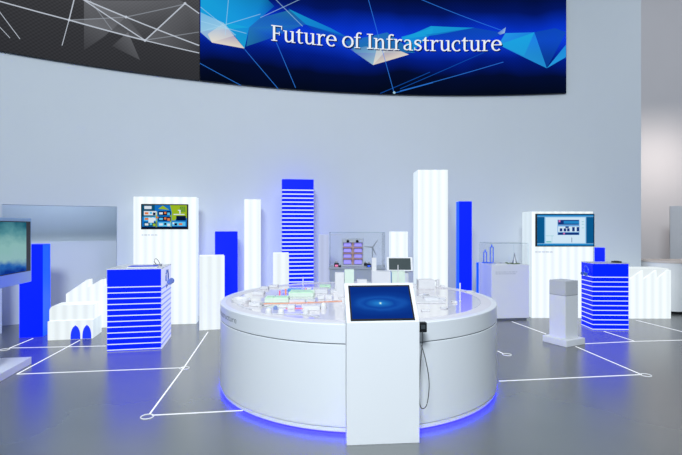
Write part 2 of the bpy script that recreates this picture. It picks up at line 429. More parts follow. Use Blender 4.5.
# the headline: a sturdy book serif drawn stroke by stroke (cap height 1, x-height .74)
def crm2(P, n=7):
    out = []; Q = [P[0]] + list(P) + [P[-1]]
    for i in range(1, len(Q) - 2):
        for k in range(n):
            t = k / n; a, b, c, d = Q[i - 1], Q[i], Q[i + 1], Q[i + 2]
            out.append(tuple(.5 * (2 * b[j] + (c[j] - a[j]) * t + (2 * a[j] - 5 * b[j] + 4 * c[j] - d[j]) * t * t + (3 * b[j] - a[j] - 3 * c[j] + d[j]) * t ** 3) for j in range(3)))
    return out + [P[-1]]
def stroke(P):
    """P: (x, y, width) control points"""
    C2 = crm2(P); L_, R2 = [], []
    for i, (x, y, w) in enumerate(C2):
        a, b = C2[max(0, i - 1)], C2[min(len(C2) - 1, i + 1)]
        d = Vector((b[0] - a[0], b[1] - a[1])).normalized()
        L_.append((x - d.y * w / 2, y + d.x * w / 2)); R2.append((x + d.y * w / 2, y - d.x * w / 2))
    return [[L_[i], R2[i], R2[i + 1], L_[i + 1]] for i in range(len(C2) - 1)]
def bar(x0, x1, y0, y1): return [[(x0, y0), (x1, y0), (x1, y1), (x0, y1)]]
def bowl(cx, cy, rx, ry, a0, a1, thick=.15, thin=.06):
    P = []
    for k in range(17):
        a = R_(a0 + (a1 - a0) * k / 16); P.append((cx + rx * math.cos(a), cy + ry * math.sin(a), thin + (thick - thin) * abs(math.cos(a)) ** 1.3))
    return stroke(P)
GL = {
 'F': (.80, bar(.14, .29, 0, 1) + bar(.03, .42, 0, .06) + bar(.03, .74, .935, 1) + bar(.685, .74, .76, 1) + bar(.29, .58, .47, .535) + bar(.53, .58, .39, .62)),
 'I': (.50, bar(.17, .33, 0, 1) + bar(.04, .46, 0, .06) + bar(.04, .46, .94, 1)),
 'u': (.86, bar(.12, .26, .22, .74) + bar(.01, .26, .685, .74) + bar(.57, .71, 0, .74) + bar(.46, .71, .685, .74) + bar(.57, .83, 0, .055) + stroke([(.19, .26, .14), (.22, .12, .13), (.33, .04, .09), (.48, .07, .07), (.60, .2, .06)])),
 't': (.52, bar(.14, .28, .16, .86) + bar(.01, .47, .675, .74) + [[(.08, .74), (.28, .74), (.28, .93), (.22, .93)]] + stroke([(.21, .2, .14), (.24, .07, .11), (.34, .03, .07), (.48, .07, .05)])),
 'r': (.66, bar(.13, .27, 0, .74) + bar(.02, .42, 0, .055) + bar(.02, .27, .685, .74) + stroke([(.25, .48, .05), (.33, .63, .07), (.45, .70, .09), (.60, .66, .15)])),
 'e': (.74, bowl(.38, .37, .29, .345, 0, 315) + bar(.12, .70, .375, .435)),
 'o': (.84, bowl(.42, .37, .325, .345, 0, 360)),
 'f': (.50, bar(.14, .28, 0, .80) + bar(.02, .43, 0, .055) + bar(.01, .46, .675, .74) + stroke([(.21, .78, .14), (.23, .92, .12), (.34, 1.01, .08), (.52, .97, .12)])),
 'n': (.90, bar(.13, .27, 0, .74) + bar(.02, .39, 0, .055) + bar(.02, .27, .685, .74) + bar(.60, .74, 0, .5) + bar(.48, .86, 0, .055) + stroke([(.25, .50, .05), (.36, .63, .07), (.50, .69, .09), (.63, .62, .13), (.67, .46, .14)])),
 'a': (.74, bar(.46, .60, .05, .5) + bar(.46, .72, 0, .055) + stroke([(.12, .58, .10), (.2, .68, .07), (.34, .70, .07), (.48, .64, .12), (.53, .48, .14)]) + stroke([(.52, .43, .06), (.30, .38, .07), (.14, .28, .12), (.13, .14, .13), (.24, .05, .08), (.38, .06, .06), (.50, .18, .06)])),
 's': (.64, stroke([(.52, .60, .05), (.42, .69, .07), (.28, .70, .08), (.15, .62, .11), (.16, .49, .13), (.32, .40, .14), (.48, .31, .14), (.53, .19, .12), (.44, .07, .09), (.28, .03, .07), (.10, .12, .05)]) + bar(.49, .54, .52, .70) + bar(.07, .12, .03, .22)),
 'c': (.70, bowl(.39, .37, .30, .345, 55, 312) + bar(.53, .59, .50, .70)),
 ' ': (.36, [])}
HEAD = 'Future of Infrastructure'
HEAD_LEN = sum(GL[ch][0] for ch in HEAD)
def headline(dr, name, mat, dpx, dpy):
    a0, a1 = scr(270.6, 44, RS)[0], scr(501.4, 44, RS)[0]
    z0, cap = 4.962, .286
    sx = (a1 - a0) * RS / HEAD_LEN; x = 0; mb = MB()
    for ch in HEAD:
        adv, polys = GL[ch]
        for P in polys:
            f = mb.bm.faces.new([mb.bm.verts.new(arc(a0 + ((x + u) * sx + dpx) / RS, RS - dr, z0 + v * cap + dpy)) for u, v in P])
            f.normal_update()
            if f.normal.y > 0: f.normal_flip()
        x += adv
    mb.build(name, mat, scr_blue)
headline(.030, 'lettering', flat('headline_white', (.84, .89, .94)), 0, 0)
headline(.026, 'lettering_shadow', flat('headline_shadow', (.003, .010, .07)), .020, -.020)

# ------------------------------------------------------------------ light towers
def tower(name, label, cat, pl, pr, h, depth, mats, group='illuminated skyline towers', side=None, bevel=.006):
    c, rz, w = front(pl, pr)
    mb = MB(); mb.box(-w / 2, w / 2, 0, depth, 0, h, 0, side=side)
    o = mb.build(name, mats, None, bevel)
    at(o, c, rz); tag(o, label, cat, group)
    return o
def at_depth(p0, p1, Y, turn=0.0):
    Y2 = Y + (X_(p1, Y) - X_(p0, Y)) * math.tan(R_(turn))
    return Vector((X_(p0, Y), Y, 0)), Vector((X_(p1, Y2), Y2, 0))
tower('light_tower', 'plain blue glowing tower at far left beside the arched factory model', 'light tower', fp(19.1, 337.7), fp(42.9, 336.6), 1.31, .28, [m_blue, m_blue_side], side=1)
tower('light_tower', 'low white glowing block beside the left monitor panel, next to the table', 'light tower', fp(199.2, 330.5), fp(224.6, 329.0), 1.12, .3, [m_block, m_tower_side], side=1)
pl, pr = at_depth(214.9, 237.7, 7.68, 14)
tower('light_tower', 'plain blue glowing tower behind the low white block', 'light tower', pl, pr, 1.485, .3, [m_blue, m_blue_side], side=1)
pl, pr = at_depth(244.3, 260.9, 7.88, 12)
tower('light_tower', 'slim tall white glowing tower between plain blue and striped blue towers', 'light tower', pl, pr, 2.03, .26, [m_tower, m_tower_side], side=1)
pl, pr = at_depth(282, 313.7, 8.05, 8)
tower('light_tower', 'tall blue tower with many thin white horizontal lines', 'light tower', pl, pr, 2.39, .34, m_stripes_tower)
pl, pr = at_depth(272.9, 288.9, 7.6, 8)
tower('light_tower', 'short white glowing block in front of the tall striped blue tower', 'light tower', pl, pr, 1.13, .24, [m_block, m_tower_side], side=1)
pl, pr = at_depth(318.5, 329, 7.75)
tower('light_tower', 'dim pale narrow column just left of the rack model glass case', 'light tower', pl, pr, 1.43, .16, m_tower_dim)
pl, pr = at_depth(390.6, 407.9, 7.72)
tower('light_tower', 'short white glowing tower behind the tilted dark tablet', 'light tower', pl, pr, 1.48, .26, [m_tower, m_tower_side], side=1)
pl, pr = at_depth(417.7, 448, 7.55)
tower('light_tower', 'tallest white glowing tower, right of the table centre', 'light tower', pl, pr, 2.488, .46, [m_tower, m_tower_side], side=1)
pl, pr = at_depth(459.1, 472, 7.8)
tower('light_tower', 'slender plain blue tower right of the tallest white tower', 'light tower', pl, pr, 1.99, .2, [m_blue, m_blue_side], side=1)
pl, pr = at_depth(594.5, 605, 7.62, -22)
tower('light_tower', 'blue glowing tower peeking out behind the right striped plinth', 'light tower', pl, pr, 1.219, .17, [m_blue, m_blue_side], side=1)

# ------------------------------------------------------------------ monitor panels
def scr_quad(mb, x0, x1, z0, z1, y, m): mb.face([(x0, y, z0), (x1, y, z0), (x1, y, z1), (x0, y, z1)], m)
def caption_bars(parent, x0, x1, z, y, mat, rows=1, seed=1):
    rnd = random.Random(seed); mb = MB()
    for r in range(rows):
        x = x0
        while x < x1 - .02:
            w = rnd.uniform(.02, .06); w = min(w, x1 - x)
            mb.box(x, x + w, y - .001, y, z - r * .03, z - r * .03 + .012); x += w + .012
    return mb.build('caption', mat, parent)
def monitor_panel(label, pl, pr, h, depth):
    c, rz, w = front(pl, pr)
    e = thing('monitor_tower', label, 'light panel', c, rz)
    mb = MB(); mb.box(-w / 2, w / 2, 0, depth, 0, h, 0, side=1); mb.build('lit_body', [m_tower, m_tower_side], e, .008)
    return e, w
K = lambda h: tuple((v / 255) ** 2.2 for v in h)
e, w = monitor_panel('tall white glowing panel at left holding the colourful tile monitor', fp(133.3, 325.6), fp(196.6, 323.7), 2.04, .22)
caption_bars(e, -.36, -.12, 1.425, 0, m_text_pale, 1, 3)
def wall_monitor(label, c, rz, x0, x1, z0, z1, mats, draw):
    t = thing('monitor', label, 'monitor', c, rz)
    mb = MB(); mb.box(x0, x1, -.045, -.002, z0, z1); mb.build('bezel', m_black, t, .004)
    mb = MB(); b_ = .018
    scr_quad(mb, x0 + b_, x1 - b_, z0 + b_, z1 - b_, -.0465, 0)
    W, H = x1 - x0 - 2 * b_, z1 - z0 - 2 * b_
    sc_ob = mb.build('screen', mats[0], t)
    mb = MB()
    def q(u0, u1, v0, v1, m, lift=1): scr_quad(mb, x0 + b_ + u0 * W, x0 + b_ + u1 * W, z1 - b_ - v1 * H, z1 - b_ - v0 * H, -.0465 - .0006 * lift, m - 1)
    def tri(pts, m, lift=1): mb.face([(x0 + b_ + u * W, -.0465 - .0006 * lift, z1 - b_ - v * H) for u, v in pts], m - 1)
    draw(q, tri)
    mb.build('screen_picture', mats[1:], sc_ob)
    return t
c, rz, w = front(fp(133.3, 325.6), fp(196.6, 323.7))
pm = [flat('tile_screen_blue', K((25, 110, 190))), flat('tile_lime', K((150, 180, 40))), flat('tile_navy', K((12, 28, 60))), flat('tile_white', K((215, 225, 235))), flat('tile_cyan', K((90, 190, 235))),
      flat('tile_orange', K((215, 120, 70))), flat('tile_teal', K((20, 80, 110))), flat('tile_green', K((70, 130, 60)))]
def tiles(q, tri):
    q(0, .28, 0, .5, 6); tri([(.62, 0), (1, 0), (1, .55), (.7, .62)], 1); tri([(.36, .16), (.46, .02), (.6, .2)], 1); q(.66, .74, .3, .66, 1); q(.84, .97, .05, .3, 7)
    q(0, 1, .93, 1, 2); q(.30, .335, .28, .95, 1); q(.62, .65, .4, .95, 1)
    q(.05, .21, .04, .17, 3, 2)
    for r, v in enumerate((.26, .50, .74)):
        for k, u in enumerate((.04, .36)):
            q(u, u + .28, v, v + .18, (3, 2, 4, 2, 6, 4)[r * 2 + k], 2)
            q(u + .02, u + .10, v + .05, v + .14, (5, 3, 5, 4, 3, 3)[r * 2 + k], 3); q(u + .13, u + .18, v + .03, v + .12, (4, 5, 2, 5, 4, 2)[r * 2 + k], 3); q(u + .2, u + .26, v + .06, v + .17, (2, 4, 3, 5, 1, 3)[r * 2 + k], 3)
    q(.14, .26, .54, .76, 3, 4); q(.3, .36, .5, .57, 5, 4)
    q(.76, .98, .46, .66, 2, 2); q(.80, .86, .2, .24, 3, 2); q(.83, .86, .2, .36, 3, 2); q(.70, .95, .38, .42, 3, 2)
    q(.67, .97, .72, .9, 4, 2); q(.72, .78, .78, .88, 2, 3); q(.82, .9, .78, .86, 5, 3); q(.68, .72, .75, .82, 3, 3)
wall_monitor('small monitor showing colourful picture tiles on the left white panel', c, rz, -.357, .357, 1.520, 1.922, pm, tiles)

PR = (fp(531.6, 318), fp(593.2, 318))
e, w = monitor_panel('broad white glowing panel at right holding the pale blue diagram monitor', *PR, 1.824, .42)
caption_bars(e, -.47, -.15, 1.125, 0, m_text_pale, 1, 5)
pm = [flat('diagram_ground', K((150, 200, 235))), flat('diagram_band', K((18, 88, 140))), flat('diagram_bar', K((40, 130, 195))), flat('diagram_box', K((110, 165, 220))), flat('diagram_navy', K((25, 55, 120))),
      flat('diagram_pale', K((205, 228, 245))), flat('diagram_pink', K((205, 110, 170))), flat('diagram_green', K((110, 190, 190)))]
def diagram(q, tri):
    q(0, .13, .07, .93, 1); q(.87, 1, .07, .93, 1); q(0, 1, 0, .06, 2); q(0, 1, .94, 1, 2); q(.15, .85, .09, .92, 5)
    q(.36, .75, .16, .66, 3, 2)
    q(.37, .74, .17, .32, 4, 3); q(.47, .74, .20, .29, 2, 4); q(.37, .74, .58, .65, 4, 3); q(.37, .74, .38, .56, 5, 3)
    for u in (.40, .47, .53, .62, .70): q(u, u + .045, .44 if u < .6 else .40, .54, 4, 4)
    q(.5, .56, .38, .43, 4, 4); q(.38, .41, .17, .24, 6, 4); q(.46, .49, .58, .64, 6, 4)
    for v in (.22, .30, .42): q(.79, .83, v, v + .015, 7, 3)
    q(.155, .30, .68, .69, 7, 2); q(.26, .265, .68, .92, 7, 2); q(.61, .618, .74, .9, 4, 2); q(.16, .25, .86, .9, 7, 2)
c, rz, w = front(*PR)
wall_monitor('large monitor showing a pale blue schematic on the right white panel', c, rz, -w / 2 + .058, w / 2 - .002, 1.225, 1.785, pm, diagram)

# ------------------------------------------------------------------ factory models on the left
c, rz, w = front(fp(47.4, 340.6), fp(93.0, 338.5))
e = thing('factory_model', 'low white glowing factory model with two blue arched doors', 'building model', c, rz)
mb = MB(); mb.box(-w / 2, w / 2, 0, .42, 0, .262, 0, side=1); mb.build('front_hall', [m_block, m_tower_side], e, .008)
mb = MB()
h0, h1, y0, y1 = .262, .468, .06, .36
prof = [(-w / 2, h0)] + [(-w / 2 + .075 * (1 - math.cos(t)), h1 - .075 + .075 * math.sin(t)) for t in [k * PI / 12 for k in range(7)]] + [(w / 2 - .0, h1), (w / 2, h0)]
mb.prism(prof, y0, y1); mb.build('rear_hall', m_block, e, .006)
def arch_poly(xc, wd, h):
    up = [(k / 8) for k in range(9)]
    R1 = [(xc + wd / 2 * (1 - t ** 3) ** .75, .004 + (h - .004) * t) for t in up]
    return R1 + [(2 * xc - x, z) for x, z in R1[-2::-1]]
for x0, x1 in ((70.4, 80.2), (82.3, 91.3)):
    u0, u1 = (x0 - 47.4) / 45.6 * w - w / 2, (x1 - 47.4) / 45.6 * w - w / 2
    mb = MB(); mb.prism(arch_poly((u0 + u1) / 2, u1 - u0, .195), -.006, .004); mb.build('arched_door', m_blue_arch, e)
def saw(mb, x0, teeth, h, y0, y1, z0=0):
    pts = [(x0, z0)] + teeth + [(teeth[-1][0], z0)]
    mb.prism(pts, y0, y1)
Yf = 7.2
x = lambda p: X_(p, Yf) + 3.88
mb = MB()
saw(mb, x(65.8), [(x(65.8), .52), (x(87.1), .745), (x(87.4), .62), (x(101.2), .745), (x(101.5), .62), (x(115.3), .745)], 0, 0, .16)
o = mb.build('sawtooth_factory', m_tower, None, .004); at(o, (-3.88, Yf, 0), 0)
tag(o, 'white glowing factory silhouette with sawtooth roof behind the arched model', 'building model')
# zigzag block on the right
Yz = 7.91; xz = lambda p: X_(p, Yz) - 5.2
e = thing('sawtooth_factory', 'white glowing factory block with zigzag roof beside the right striped plinth', 'building model', (5.2, Yz, 0), 0)
mb = MB(); mb.box(xz(617), xz(671), .05, .45, 0, .846); mb.build('rear_hall', m_roofs, e, .006)
mb = MB(); zv, zp = .665, .825
saw(mb, xz(617), [(xz(617), .72), (xz(629.5), zp), (xz(629.8), zv), (xz(643), zp), (xz(643.3), zv), (xz(656.5), zp), (xz(656.8), zv), (xz(668), zp), (xz(671), zp)], 0, 0, .048)
mb.build('sawtooth_front', m_tower, e, .003)

# ------------------------------------------------------------------ striped plinths
def plinth(label, pl, pr, depth, sheen_side, H=1.02):
    c, rz, w = front(pl, pr)
    e = thing('striped_plinth', label, 'plinth', c, rz, 'blue plinths with white lines')
    mb = MB(); mb.box(-w / 2, w / 2, 0, depth, .0, H); mb.build('body', m_stripes, e, .003)
    if sheen_side:
        mb = MB(); mb.box(w / 2 + .0005, w / 2 + .008, .0, depth, .0, 1.02); mb.build('side_sheen', m_stripes_side, e)['label'] = 'pale sheen of the plinth side painted as lavender glow with fine blue lines'  # thin glowing sheet that paints the reflection on this side, no real panel
    mb = MB(); mb.box(-w / 2 - .004, w / 2 + .010, -.004, depth + .004, H + .0005, H + .012); mb.build('top_plate', m_grey_panel if not sheen_side else m_white, e, .002)
    return e, c, rz, w
def headphones(label, loc, rz, mat, s=1.0):
    t = thing('headphones', label, 'headphones', loc, rz, 'headphones hung on plinth sides')
    # local: hang plane is x-z, z down from the hook at 0
    pts = [(.065 * s * math.cos(a), -.014, -.075 * s + .075 * s * math.sin(a)) for a in [R_(-25 + k * 230 / 16) for k in range(17)]]
    mb = MB(); mb.tube(pts, .007 * s, 8); mb.build('headband', mat, t)
    for sgn, p in ((1, pts[0]), (-1, pts[-1])):
        M = Matrix.Rotation(R_(90), 3, 'Y') @ Matrix.Rotation(R_(20 * sgn), 3, 'X')
        mb = MB(); mb.lathe([(0, -.014 * s), (.024 * s, -.014 * s), (.03 * s, 0), (.024 * s, .014 * s), (0, .014 * s)], 18, (p[0] * .92, -.046 * s, p[2] - .012), M=M)
        mb.build('ear_cup', mat, t)
    mb = MB(); mb.tube([(.05 * s, -.012, -.13 * s), (.03 * s, -.012, -.17 * s), (0, -.012, -.15 * s), (-.03 * s, -.012, -.18 * s), (-.05 * s, -.012, -.13 * s)], .0035, 6); mb.build('cord', mat, t)
    mb = MB(); mb.tube([(0, .0, .0), (0, -.03, .0), (0, -.03, .012)], .005, 6); mb.build('hook', m_grey_dark, t)
    return t
m_phone_l = paint('pale_blue_plastic', (.16, .24, .62), .35)
m_phone_r = paint('steel_blue_plastic', (.06, .16, .42), .3)
LP = (fp(107, 351.5), fp(161, 349.0))
e, c, rz, w = plinth('blue plinth with white lines and sheen painted on its right side, left of the table', *LP, .70, True)
Mz = Matrix.Translation(c) @ Matrix.Rotation(rz, 4, 'Z')
sd = Mz @ Vector((w / 2 + .009, .30, .98))
headphones('pale blue headphones hanging on the right side of the left striped plinth', sd, rz + PI / 2, m_phone_l, 1.3)
t = thing('tablet', 'flat blue-screened tablet lying on the left striped plinth', 'tablet', Mz @ Vector((.06, .06, 1.0325)), rz)
mb = MB(); mb.box(-.17, .2, .0, .22, 0, .014); mb.build('casing', m_white, t, .003)
mb = MB(); mb.box(-.155, .185, .012, .208, .0142, .018); mb.build('screen', glow('tablet_blue', (.01, .05, .7), .7), t)
t = thing('card_reader', 'small dark reader with wire loop on the left striped plinth', 'card reader', Mz @ Vector((.215, .34, 1.0325)), rz)
mb = MB(); mb.box(-.05, .05, -.04, .04, 0, .028); mb.build('casing', m_grey_dark, t, .005)
mb = MB(); mb.tube([(-.02, 0, .028), (-.045, 0, .06), (-.035, 0, .095), (-.015, 0, .1), (.01, 0, .07), (.03, 0, .028)], .004, 6); mb.build('wire_loop', m_cable, t)

RP = (fp(592.7, 330.1), fp(628.7, 330.4))
e, c, rz, w = plinth('blue plinth with white lines at right, beside the zigzag roofed block', *RP, .36, False, 1.0)
Mz = Matrix.Translation(c) @ Matrix.Rotation(rz, 4, 'Z')
headphones('dark blue headphones hanging on the left side of the right striped plinth', Mz @ Vector((-w / 2 - .001, .17, .955)), rz - PI / 2, m_phone_r, 1.0)
t = thing('card_reader', 'small black reader lying on top of the right striped plinth', 'card reader', Mz @ Vector((.15, .12, 1.0125)), rz)
mb = MB(); mb.box(-.06, .06, -.04, .04, 0, .022); mb.build('casing', m_black, t, .005)
mb = MB(); mb.box(-.03, .03, -.02, .02, .022, .03); mb.build('key_pad', m_grey_dark, t)

# ------------------------------------------------------------------ grey pedestal
A, B, C_ = fp(543.8, 341.4), fp(566, 347.3), fp(583.7, 344.2)
ctr = (A + C_) / 2
rz = math.atan2((C_ - B).y, (C_ - B).x)
e = thing('pedestal', 'small pale grey square pedestal on a stepped foot, right of the table', 'pedestal', ctr, rz)
s = .185
mb = MB(); mb.box(-s, s, -s, s, 0, .085); mb.build('foot', m_white, e, .006)
mb = MB(); mb.box(-.125, .125, -.125, .125, .085, .65); mb.build('shaft', m_white, e, .004)
mb = MB(); mb.box(-.122, .122, -.122, .122, .65, .655); mb.build('joint', m_seam, e)
mb = MB(); mb.box(-.125, .125, -.125, .125, .655, .845); mb.build('top_block', m_grey_panel, e, .004)

# ------------------------------------------------------------------ glass showcases
def case_glass(parent, x0, x1, y0, y1, z0, z1, t=.008):
    mb = MB()
    mb.box(x0, x1, y0, y0 + t, z0, z1); mb.box(x0, x1, y1 - t, y1, z0, z1)
    mb.box(x0, x0 + t, y0 + t, y1 - t, z0, z1); mb.box(x1 - t, x1, y0 + t, y1 - t, z0, z1)
    mb.box(x0, x1, y0, y1, z1, z1 + t)
    mb.build('glass_cover', m_glass, parent)
    mb = MB(); q = .004
    for x in (x0, x1):
        for y in (y0, y1): mb.box(x - q / 2, x + q / 2, y - q / 2, y + q / 2, z0, z1)
        mb.box(x - q / 2, x + q / 2, y0, y1, z1 + t - .003, z1 + t + q - .003)
    for y in (y0, y1): mb.box(x0, x1, y - q / 2, y + q / 2, z1 + t - .003, z1 + t + q - .003)
    mb.build('glass_edges', m_pale_glass, parent)
Yd = 7.75
e = thing('showcase', 'white showcase plinth with clear glass cover left of the right monitor panel', 'showcase', (X_(511, Yd), Yd + .03, 0), R_(6), 'glass covered showcases')
mb = MB(); mb.box(-.328, .328, 0, .54, .03, .925); mb.build('plinth', m_white, e, .004)
mb = MB(); mb.box(-.30, .30, .03, .5, 0, .03); mb.build('toe_base', m_seam, e)
mb = MB(); mb.box(-.345, -.24, .56, .60, 0, .925); mb.build('blue_rear_panel', m_blue_side, e)
caption_bars(e, -.26, .12, .80, 0, m_text_pale, 2, 9)
case_glass(e, -.32, .32, .01, .53, .925, 1.28)
Md = Matrix.Translation((X_(511, Yd), Yd + .03, .9252)) @ Matrix.Rotation(R_(6), 4, 'Z')
def small(name, label, cat, px, dy, group=None):
    return thing(name, label, cat, Md @ Vector(((px - 511) / F * Yd, dy, 0)), R_(6), group)
m_bglass = glow('blue_model_plastic', (.02, .12, .9), .35, base=(.03, .12, .7))
for px, hh, lab in ((495.6, .2, 'shorter blue upright model inside the right showcase'), (500.6, .29, 'taller blue upright model inside the right showcase')):
    t = small('switchgear_model', lab, 'model', px, .42 if hh < .25 else .34, 'blue upright models in the showcase')
    mb = MB(); mb.box(-.045, .045, -.03, .03, 0, .02); mb.build('foot', m_bglass, t)
    mb = MB(); mb.box(-.03, -.022, -.012, .012, .02, hh); mb.box(.022, .03, -.012, .012, .02, hh); mb.box(-.022, .022, -.012, .012, hh - .012, hh); mb.build('frame', m_bglass, t)
    mb = MB(); mb.lathe([(0, hh), (.014, hh), (.009, hh + .02), (.014, hh + .025), (.006, hh + .04), (0, hh + .04)], 14); mb.build('insulator', m_bglass, t)
t = small('site_model', 'flat pale site model lying in the right showcase', 'model', 503, .14)
mb = MB(); mb.box(-.11, .11, -.09, .09, 0, .014); mb.build('base_board', m_white, t)
mb = MB(); mb.box(-.08, .02, -.04, .05, .014, .036); mb.build('building', m_grey_panel, t); mb = MB(); mb.box(.04, .09, -.05, .02, .014, .03); mb.build('building', m_grey_panel, t)
m_moss = paint('model_grass', (.16, .22, .10), .9, noise=.3, nscale=90)
t = small('terrain_model', 'little green terrain patch beside the pylon model', 'model', 512.5, .2)
mb = MB(); mb.lathe([(0, 0), (.045, 0), (.05, .008), (.03, .024), (0, .03)], 18, sy=.7); mb.build('hill', m_moss, t)
t = small('pylon_model', 'dark tapering pylon model on green base in the right showcase', 'model', 522, .22)
mb = MB(); mb.box(-.07, .07, -.06, .06, 0, .014); mb.build('grass_base', m_moss, t)
mb = MB()
mb.lathe([(0, .014), (.045, .014), (.034, .05), (.018, .09), (.012, .14), (.007, .185), (0, .19)], 8); mb.build('mast', m_grey_dark, t)

Yc = 7.2; cx0 = X_(357.2, Yc)
e = thing('showcase', 'grey showcase with tall glass cover behind the round table, holding the rack model', 'showcase', (cx0, Yc, 0), 0, 'glass covered showcases')
mb = MB(); mb.box(-.43, .43, 0, .5, .03, .90); mb.build('plinth', paint('blue_grey_lacquer', (.38, .42, .49), .4), e, .004)
mb = MB(); mb.box(-.44, .44, -.01, .51, .9005, .93); mb.build('tray', paint('tray_grey', (.36, .40, .46), .4), e, .003)
mb = MB(); mb.box(-.40, .40, .03, .47, 0, .03); mb.build('toe_base', m_seam, e)
case_glass(e, -.43, .43, .005, .495, .9305, 1.465)
caption_bars(e, -.40, -.22, 1.43, .004, m_text_pale, 1, 12)
t = thing('rack_model', 'small grey two-column rack model with purple lit cells in the glass case', 'model', (X_(352.8, Yc + .25), Yc + .25, .931), 0)
W2, H2 = .178, .44
mb = MB()
mb.box(-W2, W2, .07, .10, 0, H2)
for xx in (-W2, W2 - .02): mb.box(xx, xx + .02, -.02, .07, 0, H2)
mb.box(-W2 + .02, W2 - .02, -.02, .07, H2 - .06, H2); mb.box(-W2 + .02, W2 - .02, -.02, .07, 0, .02)
mb.build('cabinet', paint('rack_grey', (.52, .55, .62), .5), t)
m_shelf = paint('rack_copper', (.52, .30, .24), .5); mb = MB(); mb.box(-.012, .012, -.015, .065, .02, H2 - .06)
for k in range(1, 4): mb.box(-W2 + .02, W2 - .02, -.01, .06, .02 + k * .09, .034 + k * .09)
mb.build('shelf', m_shelf, t)
m_cell = glow('purple_cell_light', (.38, .33, 1.0), .85)
for k in range(4):
    for sx in (-1, 1):
        mb = MB(); mb.box(sx * .085 - .058, sx * .085 + .058, .03, .05, .043 + k * .09 - (.008 if k == 0 else 0), .095 + k * .09); mb.build('lit_cell', m_cell, t)
for sx in (-.08, .07):
    mb = MB(); mb.lathe([(0, 0), (.022, 0), (.022, .02), (0, .024)], 14, (sx, -.022, H2 - .04), M=Matrix.Rotation(R_(90), 3, 'X')); mb.build('fan', m_black, t)
t = thing('wind_turbine_model', 'tiny grey wind turbine model right of the rack model', 'model', (X_(372.4, Yc + .18), Yc + .18, .931), 0)
m_turb = paint('turbine_grey', (.30, .33, .37), .5)
mb = MB(); mb.lathe([(0, 0), (.03, 0), (.03, .008), (.009, .012), (.006, .3), (0, .3)], 12); mb.build('mast', m_turb, t)
mb = MB(); mb.box(-.012, .012, -.025, .02, .295, .315); mb.build('nacelle', m_turb, t)
for a in (35, 155, 275):
    M = Matrix.Translation((0, -.03, .305)) @ Matrix.Rotation(R_(a), 4, 'Y')
    mb = MB(); mb.prism([(-.010, .0), (.010, .0), (.012, .03), (.004, .14), (-.004, .14)], -.003, .003, 'y', M=M); mb.build('blade', m_turb, t)
def gadget(label, px, dy, s, dot):
    t = thing('sensor_model', label, 'model', (X_(px, Yc + dy), Yc + dy, .931), 0, 'small dark devices in the rack case')
    mb = MB(); mb.box(-.03 * s, .03 * s, -.025 * s, .025 * s, 0, .05 * s); mb.build('casing', m_black, t, .003)
    mb = MB(); mb.lathe([(0, 0), (.018 * s, 0), (.014 * s, .02 * s), (0, .025 * s)], 12, (0, 0, .05 * s)); mb.build('lens_dome', m_grey_dark, t)
    if dot: mb = MB(); mb.box(-.02 * s, .02 * s, -.031 * s, -.026 * s, .006, .028 * s); mb.build('status_lamp', dot, t)
m_pk = glow('pink_lamp', (1, .25, .5), .9); m_bl = glow('blue_lamp', (.05, .15, 1), .9)
gadget('dark device with pink lamp left of the rack model', 336.5, .14, 1.2, m_pk)
gadget('tiny dark device tucked left of the rack model', 340.0, .08, .6, None)
gadget('dark device with blue lamp right of the rack model', 368.8, .08, 1.1, m_bl)
gadget('tiny dark device beside the rack model right foot', 365.2, .34, .9, None)

# ------------------------------------------------------------------ round table with city model
TX, TY, TR, TH = .168, 4.83, 1.376, .83
e = thing('round_table', 'large round white display table in the middle of the hall', 'table', (TX, TY, 0))
SEG = 128
mb = MB(); mb.lathe([(0, .06), (TR - .004, .06), (TR, .064), (TR, .672), (TR - .004, .676), (0, .676)], SEG); mb.build('drum', m_white_side, e)
mb = MB(); mb.lathe([(TR - .03, .676), (TR - .012, .676), (TR - .012, .684), (TR - .03, .684)], SEG); mb.build('seam', m_seam, e)
mb = MB(); mb.lathe([(TR - .05, .684), (TR - .003, .684), (TR, .688), (TR, TH - .006), (TR - .006, TH), (TR - .05, TH)], SEG); mb.build('rim_band', m_white_side, e)
mb = MB(); mb.lathe([(TR - .145, TH - .004), (TR - .05, TH - .004), (TR - .05, TH), (TR - .145, TH)], SEG); mb.build('rim_top', m_rim, e)
mb = MB(); mb.lathe([(0, TH - .004), (TR - .146, TH - .004), (TR - .146, TH - .0005), (0, TH - .0005)], SEG); mb.build('glass_top', m_white_gloss, e)
mb = MB(); mb.lathe([(TR - .16, .022), (TR - .012, .022), (TR - .006, .026), (TR - .006, .053), (TR - .02, .056), (TR - .16, .056)], SEG); mb.build('lower_ring', m_white_side, e)
mb = MB(); mb.lathe([(0, 0), (TR - .16, 0), (TR - .16, .058), (0, .058)], SEG); mb.build('foot', m_seam, e)
mb = MB(); mb.lathe([(TR - .08, .006), (TR - .04, .006), (TR - .04, .0215), (TR - .08, .0215)], SEG); mb.build('light_ring', m_ring_led, e)['label'] = 'blue light ring under the drum'
# rim lettering, bent around the band
me = text_mesh('Infrastructure', .075)
xs = [v.co.x for v in me.vertices]; ln = R_(74 - 50) * TR; sc_ = ln / (max(xs) - min(xs))
for v in me.vertices:
    a = R_(74) - (v.co.x - min(xs)) * sc_ / TR
    v.co = Vector((-(TR + .0015) * math.sin(a), -(TR + .0015) * math.cos(a), .735 + v.co.y * 1.0))
me.materials.clear(); me.materials.append(m_text_grey)
ob = bpy.data.objects.new('lettering', me); COL.objects.link(ob); ob.parent = e

